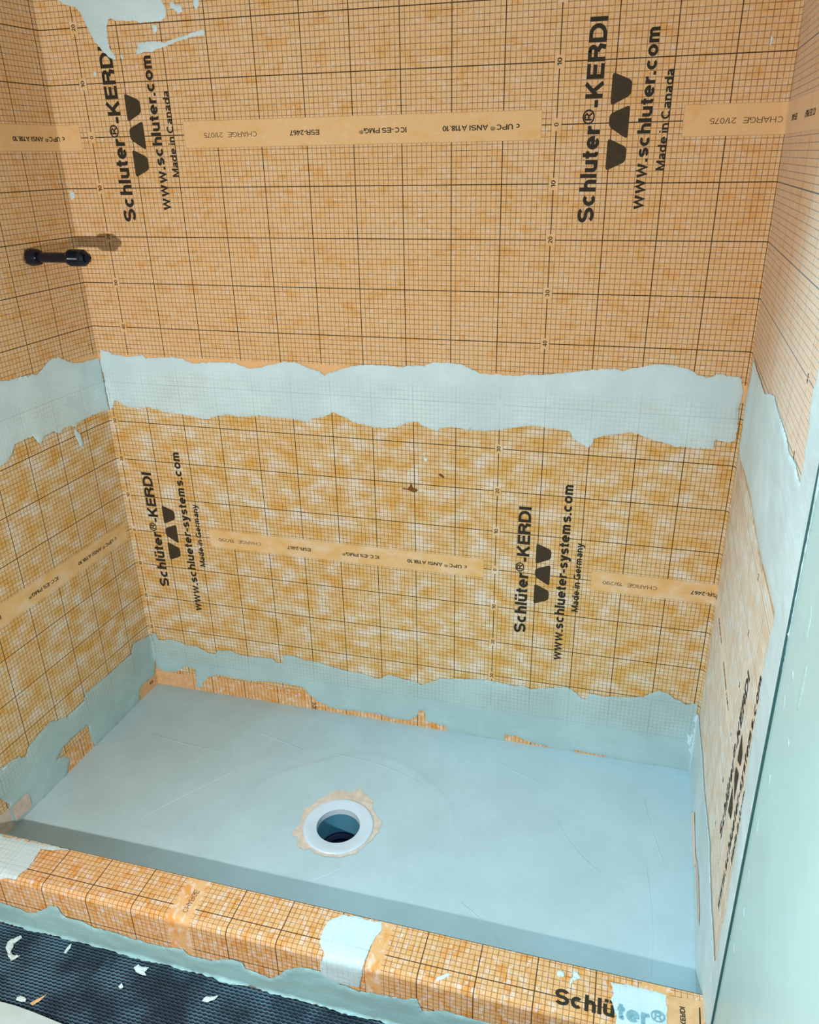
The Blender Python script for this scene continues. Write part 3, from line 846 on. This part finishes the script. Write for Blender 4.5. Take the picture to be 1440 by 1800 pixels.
def pan_z(x, y):
    d = math.hypot(x - DC[0], y - DC[1])
    ex = max(abs(x - DC[0]) / 0.73, abs(y - DC[1]) / 0.34)
    z = -0.010 * max(0.0, 1 - ex) ** 1.0 * 1.0
    ang = math.atan2(y - DC[1], x - DC[0])
    rr = 0.245 + 0.018 * math.sin(2 * ang + 0.6) + 0.006 * math.sin(5 * ang)
    z += 0.0016 * (1 - sstep(d, rr - 0.006, rr + 0.004))
    z += 0.0012 * math.exp(-((d - rr) / 0.011) ** 2) * (0.5 + 0.5 * noise.noise(Vector((ang * 2, 1, 0))))
    z += 0.0013 * sstep(x, 1.375, 1.383)                                   # band along the right wall
    z += 0.0011 * (1 - sstep(y, -0.575, -0.567))                           # band along the curb
    z += 0.0009 * (1 - sstep(x, 0.075, 0.082))
    z += 0.0006 * noise.noise(Vector((x * 9, y * 9, 3)))
    return z


outer = []
for a, b, c in (((lx(0), 0), (lx(-.655), -.655), 90), ((lx(-.655), -.655), (1.454, -.655), 200), ((1.454, -.655), (1.471, 0), 90), ((1.471, 0), (lx(0), 0), 200)):
    for i in range(c):
        outer.append((a[0] + (b[0] - a[0]) * i / c, a[1] + (b[1] - a[1]) * i / c))
pts = [Vector(p) for p in outer]
nb = len(pts)
edges = [(i, (i + 1) % nb) for i in range(nb)]
for i in range(96):
    a = 2 * math.pi * i / 96
    pts.append(Vector((DC[0] + DR * math.cos(a), DC[1] + DR * math.sin(a))))
    edges.append((nb + i, nb + (i + 1) % 96))
y = -0.650
while y < -0.004:
    x = -0.02
    while x < 1.466:
        if lx(y) + .004 < x < 1.466 + .02 * y and math.hypot(x - DC[0], y - DC[1]) > DR + 0.004:
            pts.append(Vector((x + random.uniform(-.001, .001), y + random.uniform(-.001, .001))))
        x += 0.0068
    y += 0.0068
v, e, f, ov, oe, of = delaunay_2d_cdt(pts, edges, [], 1, 1e-6)
tris = []
for t in f:
    c = (v[t[0]] + v[t[1]] + v[t[2]]) / 3
    if math.hypot(c.x - DC[0], c.y - DC[1]) < DR * 0.995:
        continue
    a, b, d = v[t[0]], v[t[1]], v[t[2]]
    if (b.x - a.x) * (d.y - a.y) - (b.y - a.y) * (d.x - a.x) < 0:
        t = (t[0], t[2], t[1])
    tris.append(tuple(t))
pan = mesh_obj('shower_pan', [(p.x, p.y, pan_z(p.x, p.y)) for p in v], tris, M['pan'], smooth=True)
tag(pan, 'grey-green thinset coated shower pan sloping to the round drain', 'shower pan')
PANZ = pan_z(DC[0] + .09, DC[1])
lp = jag(TR['collar'], .004, .002, 5.0)
cv_, cf_ = [], []
for p in lp:
    d_ = Vector((p.x - DC[0], p.y - DC[1]))
    ro = max(d_.length, DR + .002)
    d_.normalize()
    for r_ in (DR + .0002, ro):
        x, y = DC[0] + d_.x * r_, DC[1] + d_.y * r_
        cv_.append((x, y, pan_z(x, y) + .0011))
for i in range(len(lp)):
    j = (i + 1) % len(lp)
    cf_.append((2 * i, 2 * i + 1, 2 * j + 1, 2 * j))
mesh_obj('membrane_collar', cv_, cf_, M['pink'], pan, smooth=True)


def ridge(pts3, width, parent, mat):
    """low trowel ridge: a thin wedge along a polyline on the pan"""
    v, f = [], []
    n = len(pts3)
    for i, p in enumerate(pts3):
        a = pts3[max(0, i - 1)]
        b = pts3[min(n - 1, i + 1)]
        d = (Vector(b) - Vector(a)).normalized()
        q = Vector((-d.y, d.x))
        w = width * (0.25 + math.sin(math.pi * i / (n - 1)))
        for s_, h in ((-1, -.0003), (0, .0015), (1, -.0003)):
            x, y = p[0] + q.x * s_ * w, p[1] + q.y * s_ * w
            v.append((x, y, pan_z(x, y) + h))
    for i in range(n - 1):
        for k in (0, 1):
            f.append((i * 3 + k, i * 3 + k + 1, i * 3 + k + 4, i * 3 + k + 3))
    return mesh_obj('trowel_ridge', v, f, mat, parent, smooth=True)


RIDGES = [((.235, -.47), (.38, -.27)), ((1.17, -.24), (1.27, -.36)), ((1.36, -.12), (1.40, -.30)), ((1.365, -.32), (1.372, -.60)),
          ((.93, -.33), (.86, -.50)), ((.60, -.155), (.84, -.20)), ((.10, -.20), (.30, -.215)), ((.90, -.585), (.918, -.645)),
          ((.75, -.46), (.68, -.53)), ((1.12, -.60), (1.0, -.50)), ((.35, -.12), (.52, -.16)), ((1.0, -.08), (1.12, -.13))]
for a, b in RIDGES:
    pl = []
    bend = random.uniform(-.06, .06)
    for i in range(9):
        t = i / 8
        w = math.sin(math.pi * t) * bend
        pl.append((a[0] + (b[0] - a[0]) * t - (b[1] - a[1]) * w, a[1] + (b[1] - a[1]) * t + (b[0] - a[0]) * w))
    ridge(pl, 0.0016, pan, M['pan'])

# ------------------------------------------------------------------ drain
dr = empty('shower_drain', (DC[0], DC[1], PANZ - 0.116))
tag(dr, 'round white drain ring with a dark open throat in the pan', 'drain')
zc = PANZ
lathe('flange_ring', [(DR + .0005, -.012), (DR + .0005, .0035), (DR - .0012, .0052), (.0725, .0056), (.070, .0048), (.051, .0046), (.0495, .0036), (.0495, -.012)],
      (DC[0], DC[1], zc), M['pvc'], dr)
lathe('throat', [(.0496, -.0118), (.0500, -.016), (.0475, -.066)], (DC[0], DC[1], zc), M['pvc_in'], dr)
lathe('seal', [(.0476, -.0659), (.0465, -.069), (.040, -.072), (.039, -.0705), (.036, -.0695), (.0335, -.071), (.0335, -.080), (.031, -.082)], (DC[0], DC[1], zc), M['rubber_shade'], dr)
lathe('trap_pipe', [(.0311, -.0819), (.0305, -.084), (.030, -.115), (.0, -.1152)], (DC[0], DC[1], zc), M['mat_base'], dr)  # near-black pipe bottom, the drain's shade painted into its colour

# ------------------------------------------------------------------ curb
cx0, cx1 = lx(-.7) + .0005, 1.4505
cb = empty('shower_curb', (0.71, -0.696, CB))
tag(cb, 'low shower curb wrapped in orange grid membrane along the front of the pan', 'curb')


def curb_strip(name, x0, x1, t0, t1, n, mat, uvfn, parent, dx=0.05):
    ts = sorted(set([t0, t1] + [q for q in [-.135, -.10, -.05, -.004, -.0015, 0, .02, .05] if t0 < q < t1] + [q for q in [.08 + .0024 * i for i in range(11)] if t0 < q < t1] + [q for q in (.13, .16, .19) if t0 < q < t1]))
    nx = max(1, int((x1 - x0) / dx))
    xs = [x0 + (x1 - x0) * i / nx for i in range(nx + 1)]
    v, uv, f = [], [], []
    for x in xs:
        for t in ts:
            v.append(curb_pt(x, t, n))
            uv.append(uvfn(x, t))
    w = len(ts)
    for j in range(nx):
        for i in range(w - 1):
            f.append((j * w + i, j * w + i + 1, (j + 1) * w + i + 1, (j + 1) * w + i))
    return mesh_obj(name, v, f, mat, parent, smooth=False, uvs=uv)


prof = [(CY0, CB), (CY0, CT - .0005), (CY0 - .0005, CT)] + [(CY1 + CR - CR * math.sin(i * math.pi / 12), CT - CR + CR * math.cos(i * math.pi / 12)) for i in range(7)] + [(CY1, CB)]
prism('curb_core', [(cx0, a, b) for a, b in prof], [(cx1, a, b) for a, b in prof], M['board'], cb)


def uvA(x, t):
    return (t + .036, x - 0.507)


def uvB(x, t):
    return (t + .036, x - 1.372)


pa = curb_strip('membrane_wrap', cx0, 0.90, -.0855, .2260, .0008, M['curb'], uvA, cb)
pb = curb_strip('membrane_wrap', 0.878, cx1, -.0855, .2260, .0013, M['curb'], uvB, cb)
lettering('CHARGE', curb_pt, (0.5075, 0.074), 0.050, 0.0105, -A90, M['ink_soft'], pa, .0012, 0.11)
patch('membrane_overlay', TR['curb_corner'], curb_pt, M['plain'], .0020, .0003, parent=cb, step=.006, amp=.0006, spacing=.012, flip=True)
lettering('KERDI', curb_pt, (1.4085, 0.062), 0.032, 0.0085, A90 * 3, M['ink'], cb, .0026, 0.2)
poly_print('logo', [(1.4395, .024), (1.4415, .024), (1.440, .085), (1.437, .085)], curb_pt, .0026, M['ink'], cb)
# heading print that runs along the right-hand piece; its tail lies under a veil of thinset
lettering('Schl\u00fc', lambda x, t, n: curb_pt(x, t, n), (1.2065, 0.0765), 0.098, -0.0285, 0.0, M['ink'], pb, .0017, 0.21)
lettering('ter\u00ae', lambda x, t, n: curb_pt(x, t, n), (1.309, 0.0775), 0.076, -0.0285, 0.0, M['ink_veiled'], pb, .0036, 0.21)
# inner face: grey thinset coat
curb_strip('thinset_coat', cx0, cx1, -.0860, -.0008, .0030, M['pan'], lambda x, t: (0, 0), cb)

# ------------------------------------------------------------------ thinset smears
def cov_seam(s, z):
    lo = sstep(z, 0.955, 0.905) if s > 0 else sstep(z, 0.95, 0.88)
    return 1.0 - lo * (0.16 + 0.20 * max(0, noise.noise(Vector((s * 7, z * 9, 2)))))


def cov_low(s, z):
    up_ = sstep(z, 0.07, 0.12)
    return 0.99 - up_ * (0.22 + 0.22 * noise.noise(Vector((s * 9, z * 12, 5))))


TS = [
    ('seam_back', 'wrap', 'thin_l', uv_low, cov_seam, .0020, 'broad white thinset band along the membrane seam on the back wall'),
    ('seam_left', 'wrap', 'thin_l', uv_low, cov_seam, .0020, 'broad grey thinset band along the membrane seam on the left wall'),
    ('drip_left', 'wrap', 'thin_l', uv_low, None, .0012, 'small white thinset drip just below the left wall band'),
    ('seam_right', 'wrap', 'thin', None, None, .0020, 'bright white thinset on the front edge and seam of the right wall'),
    ('low_right', 'wrap', 'thin', None, None, .0020, 'pale blue thinset strip at the foot of the right wall'),
    ('low_back', 'wrap', 'thin_low', uv_low, cov_low, .0020, 'grey-blue thinset band along the foot of the back wall'),
    ('low_left', 'wrap', 'thin_low', uv_low, cov_low, .0020, 'grey-green thinset band along the foot of the left wall'),
    ('smear_top', 'wrap', 'thin_u', uv_up, None, .0012, 'white thinset smear at the top left of the back wall'),
    ('streak_top', 'wrap', 'thin_u', uv_up, None, .0010, 'slanting thin white streak right of the top left smear'),
    ('fleck_a', 'wrap', 'thin_u', None, None, .0008, 'tiny white fleck between the top smear and the streak'),
    ('fleck_b', 'wrap', 'thin_u', None, None, .0008, 'small white fleck at the top edge above the slanting streak'),
    ('fleck_c', 'wrap', 'thin_u', None, None, .0008, 'tiny white dot left of the upper left heading print'),
    ('fleck_d', 'wrap', 'thin_u', None, None, .0008, 'small white fleck in the back left corner above the pipe stub'),
    ('fleck_e', 'wrap', 'thin_l', None, None, .0008, 'tiny pale dot above the torn spots on the back wall'),
    ('fleck_f', 'wrap', 'thin_u', None, None, .0008, 'tiny white scratch near the top right corner of the back wall'),
    ('fleck_g', 'wrap', 'thin_u', None, None, .0008, 'white fleck right of the smear at the top edge of the back wall'),
    ('fleck_h', 'wrap', 'thin_u', None, None, .0008, 'faint small white fleck under the right end of the top smear'),
    ('curb_left', 'curb', 'thin_c', uvA, lambda x, t: .80 + .2 * noise.noise(Vector((x * 20, t * 20, 0))), .0010, 'translucent white thinset at the left end of the curb top'),
    ('curb_mid', 'curb', 'thin_c', uvA, lambda x, t: .88 + .14 * noise.noise(Vector((x * 20, t * 20, 4))), .0012, 'white thinset patch across the middle of the curb'),
    ('curb_right', 'curb', 'thin_c', uvB, lambda x, t: .90 + .14 * noise.noise(Vector((x * 20, t * 20, 8))), .0010, 'pale blue thinset patch over the heading print on the curb'),
]
for i, (key, mp, mt, uvf, cov, h, lab) in enumerate(TS):
    small = key.startswith(('fleck', 'drip'))
    big = key in ('seam_back', 'seam_left', 'seam_right', 'low_right', 'low_back', 'low_left')
    if not cov and mt != 'thin':
        cov = (lambda a, b: 1.0) if small or key != 'smear_top' else (lambda a, b: .97)
    fn, n0 = (wrap, N_THIN if big else N_UP + .0006) if mp == 'wrap' else (curb_pt, .0022)
    u = uvf or (uv_low if mt == 'thin_l' else uv_up if mt == 'thin_u' else None)
    o = patch('thinset_smear', TR[key], fn, M[mt], n0, h, u, cov, step=.0015 if small else .004, amp=.0005 if small else .0018,
              spacing=.003 if small else .009, seed=1.3 + i * 2.1, flip=(mp == 'curb'))
    tag(o, lab, 'thinset smear')
# outer face of the curb
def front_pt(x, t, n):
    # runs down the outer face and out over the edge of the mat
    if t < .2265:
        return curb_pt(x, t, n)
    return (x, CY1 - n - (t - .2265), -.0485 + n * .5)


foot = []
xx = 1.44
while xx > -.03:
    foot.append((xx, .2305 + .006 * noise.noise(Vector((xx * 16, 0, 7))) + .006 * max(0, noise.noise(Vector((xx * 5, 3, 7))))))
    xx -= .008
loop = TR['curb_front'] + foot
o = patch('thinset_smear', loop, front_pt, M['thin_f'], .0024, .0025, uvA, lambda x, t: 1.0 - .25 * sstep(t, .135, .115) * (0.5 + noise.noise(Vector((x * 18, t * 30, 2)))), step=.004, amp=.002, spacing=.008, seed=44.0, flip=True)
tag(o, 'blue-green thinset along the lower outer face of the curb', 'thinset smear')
# scraped-bare strips at the foot of the right wall
for key, mt, lab in (('tan_left', 'pink', 'small greyish tan membrane square low on the left wall near the curb'), ('strip_right', 'band', 'bare orange membrane strip showing at the foot of the right wall'), ('pink_right', 'pink', 'bare pinkish fleece sliver low on the right wall')):
    o = patch('membrane_sliver', TR[key], wrap, M[mt], N_THIN + .0024, .0004, uv_low, step=.004, amp=.001, spacing=.01)
    tag(o, lab, 'membrane sliver')

# crumbs on the curb and the mat, scraps
def crumb(name, loop, mapfn, h, mat, lab, cat, n0, group=None, flip=False):
    lp = jag(loop, .002, .0006, 3.0)
    v, tris, border = fill2d(lp, .0035)
    top = []
    for p, b in zip(v, border):
        top.append(mapfn(p.x, p.y, n0 + (h * .25 if b else h * (.8 + .4 * noise.noise(Vector((p.x * 200, p.y * 200, 1)))))))
    bot = [mapfn(p.x, p.y, n0) for p in v]
    n = len(v)
    if flip:
        tris = [(a, c, b) for a, b, c in tris]
    cnt = {}
    for t in tris:
        for a, b in ((t[0], t[1]), (t[1], t[2]), (t[2], t[0])):
            cnt[(a, b)] = 1
    f = list(tris) + [(n + c, n + b, n + a) for a, b, c in tris]
    f += [(b, a, n + a, n + b) for (a, b) in cnt if (b, a) not in cnt]
    o = mesh_obj(name, top + bot, f, mat)
    return tag(o, lab, cat, group)


crumb('thinset_crumb', TR['crumb_a'], curb_pt, .004, M['crumb'], 'small round white crumb on the curb above the heading print', 'crumb', .0014, flip=True)
crumb('thinset_crumb', TR['crumb_b'], curb_pt, .004, M['crumb'], 'forked white crumb on the curb beside the round crumb', 'crumb', .0014, flip=True)
crumb('thinset_crumb', TR['crumb_c'], curb_pt, .0015, M['crumb'], 'thin white streak on the curb right of the plain overlap strip', 'crumb', .0014, flip=True)

# ------------------------------------------------------------------ honeycomb mat
MZ = -0.050


def mat_wave(x, y):
    return 0.0022 * noise.noise(Vector((x * 7 + 2, y * 9, 0))) + 0.0012 * math.sin(9 * x - 14 * y)


mt_ = empty('honeycomb_mat', (0.5, -1.0, -0.058))
tag(mt_, 'dark blue-black honeycomb mat on the floor in front of the curb', 'mat')
gx, gy = [0.0 - .05 + i * .02 for i in range(76)], [-.747 - i * .02 for i in range(30)]
vv = [(x, y, MZ - .0040 + mat_wave(x, y)) for y in gy for x in gx]
ff = [(j * 76 + i, (j + 1) * 76 + i, (j + 1) * 76 + i + 1, j * 76 + i + 1) for j in range(29) for i in range(75)]
mesh_obj('mat_base', vv, ff, M['mat_base'], mt_, smooth=True)
px, py, wl = 0.0105, 0.0062, 0.00055
vv, ff = [], []


def wall_seg(a, b):
    d = Vector((b[0] - a[0], b[1] - a[1]))
    L = d.length
    q = Vector((-d.y, d.x)) / L * wl
    i0 = len(vv)
    for p in (a, b):
        zz = MZ + mat_wave(*p)
        for s_, h in ((-1, -.0042), (-.8, 0), (.8, 0), (1, -.0042)):
            vv.append((p[0] + q.x * s_, p[1] + q.y * s_, zz + h))
    for k in range(3):
        ff.append((i0 + k, i0 + k + 1, i0 + k + 5, i0 + k + 4))


yr = -.750
row = 0
while yr > -1.20:
    x = -0.045 + (px / 2 if row % 2 else 0)
    while x < 1.36:
        # squashed hexagon: left end, two top corners ; three walls per cell
        hx = px * 0.5
        A_ = (x - hx, yr)
        A1 = (x - hx, yr - py * .33)
        T_ = (x, yr + py * .33)
        T2 = (x + hx, yr)
        wall_seg(A1, A_)
        wall_seg(A_, T_)
        wall_seg(T_, T2)
        x += px
    yr -= py * 0.66 * 1.0 + py * .33
    row += 1
lat = mesh_obj('lattice', vv, ff, M['mat_rim'], mt_)
lat['kind'] = 'stuff'

gmap = lambda x, y, n: (x, y, MZ + mat_wave(x, y) + n)
crumb('thinset_crumb', TR['arc'], gmap, .004, M['crumb'], 'curved white thinset crumb on the mat, like a crescent', 'crumb', .0008)
crumb('thinset_crumb', TR['m1'], gmap, .003, M['crumb'], 'flat white thinset crumb beside the orange scrap on the mat', 'crumb', .0008)
crumb('thinset_crumb', TR['m2'], gmap, .003, M['crumb'], 'star shaped white thinset crumb on the mat near the curb', 'crumb', .0008)
crumb('thinset_crumb', TR['m3'], gmap, .003, M['crumb'], 'elongated pale thinset crumb on the mat, rightmost of the crumbs', 'crumb', .0008)
crumb('thinset_crumb', TR['m4'], gmap, .003, M['crumb'], 'tiny white thinset crumb in the middle of the mat', 'crumb', .0008)
crumb('thinset_crumb', TR['m5'], gmap, .002, M['crumb'], 'thin white thinset streak on the mat beside the curb', 'crumb', .0008)
crumb('membrane_scrap', TR['scrap'], gmap, .0015, M['plain'], 'small pointed orange scrap of membrane lying on the mat', 'scrap', .0012)
lp = TR['pale']
prism('floor_board', [(x, y, MZ + .004) for x, y in lp][::-1], [(x, y, MZ + .010) for x, y in lp][::-1], M['cement'])
tag(bpy.data.objects['floor_board'], 'pale board edge beyond the mat in the lower left corner', 'board')

# ------------------------------------------------------------------ pipe stub on the left wall
YA, ZA = -0.152, 1.2025
XA = lx(YA)
ar = empty('shower_pipe_stub', (XA, YA, ZA))
tag(ar, 'black pipe stub with a ribbed coupling and hex plug sticking out of the left wall', 'pipe')
cen = (XA, YA, ZA)
d = lambda h: h - XA
lathe('pipe', [(.0105, .001), (.0105, d(.082)), (.0125, d(.083)), (.0125, d(.086))], cen, M['steel'], ar, 32, 'x')
rib = [(.0126, d(.0855)), (.0150, d(.087)), (.0168, d(.091))]
for i in range(9):
    h = .093 + i * .0028
    rib += [(.0172, d(h)), (.0165, d(h + .0014))]
rib += [(.0170, d(.119)), (.0165, d(.124)), (.0120, d(.1285)), (.0, d(.1286))]
lathe('coupling', rib, cen, M['steel'], ar, 40, 'x')
lathe('plug', [(.0095, d(.1284)), (.0095, d(.135)), (.0, d(.1405))], cen, M['steel'], ar, 6, 'x', smooth=False)
lathe('wall_nut', [(.0105, .0265), (.0150, .0262), (.0170, .022), (.0185, .010), (.0175, .002), (.0105, .0018)], cen, M['steel'], ar, 10, 'x')
loop = [(YA + (.0165) * (1 + .35 * noise.noise(Vector((a, 0, 0)))) * math.cos(a), ZA + (.0165) * (1 + .35 * noise.noise(Vector((a, 0, 0)))) * math.sin(a)) for a in [i * .2618 for i in range(24)]]
o = patch('torn_collar', loop, wrap, M['torn'], N_UP + .0004, .004, parent=ar, step=.003, amp=.002, spacing=.004)

# ------------------------------------------------------------------ drips on the room drywall
def dry_pt(y, z, n):
    return (rx(y, z) - dp - n, y, z)


BL = [(-.83, .93, .010, .022), (-.86, .87, .006, .030), (-.81, .85, .006, .006), (-.795, .80, .007, .012), (-.85, .79, .006, .005),
      (-.80, .69, .005, .010), (-.785, .60, .006, .014), (-.79, .52, .007, .012), (-.805, .47, .006, .007), (-.79, .38, .006, .010)]
for i, (y, z, a, b) in enumerate(BL):
    lp = [(y + a * math.cos(t * .35) * (1 + .3 * noise.noise(Vector((t, i, 0)))), z + b * math.sin(t * .35) * (1 + .3 * noise.noise(Vector((t, i, 5))))) for t in range(18)]
    o = patch('skim_blob', lp, dry_pt, M['green'], -.0001, .0009, parent=dry, step=.003, amp=.0005, spacing=.003, flip=True)
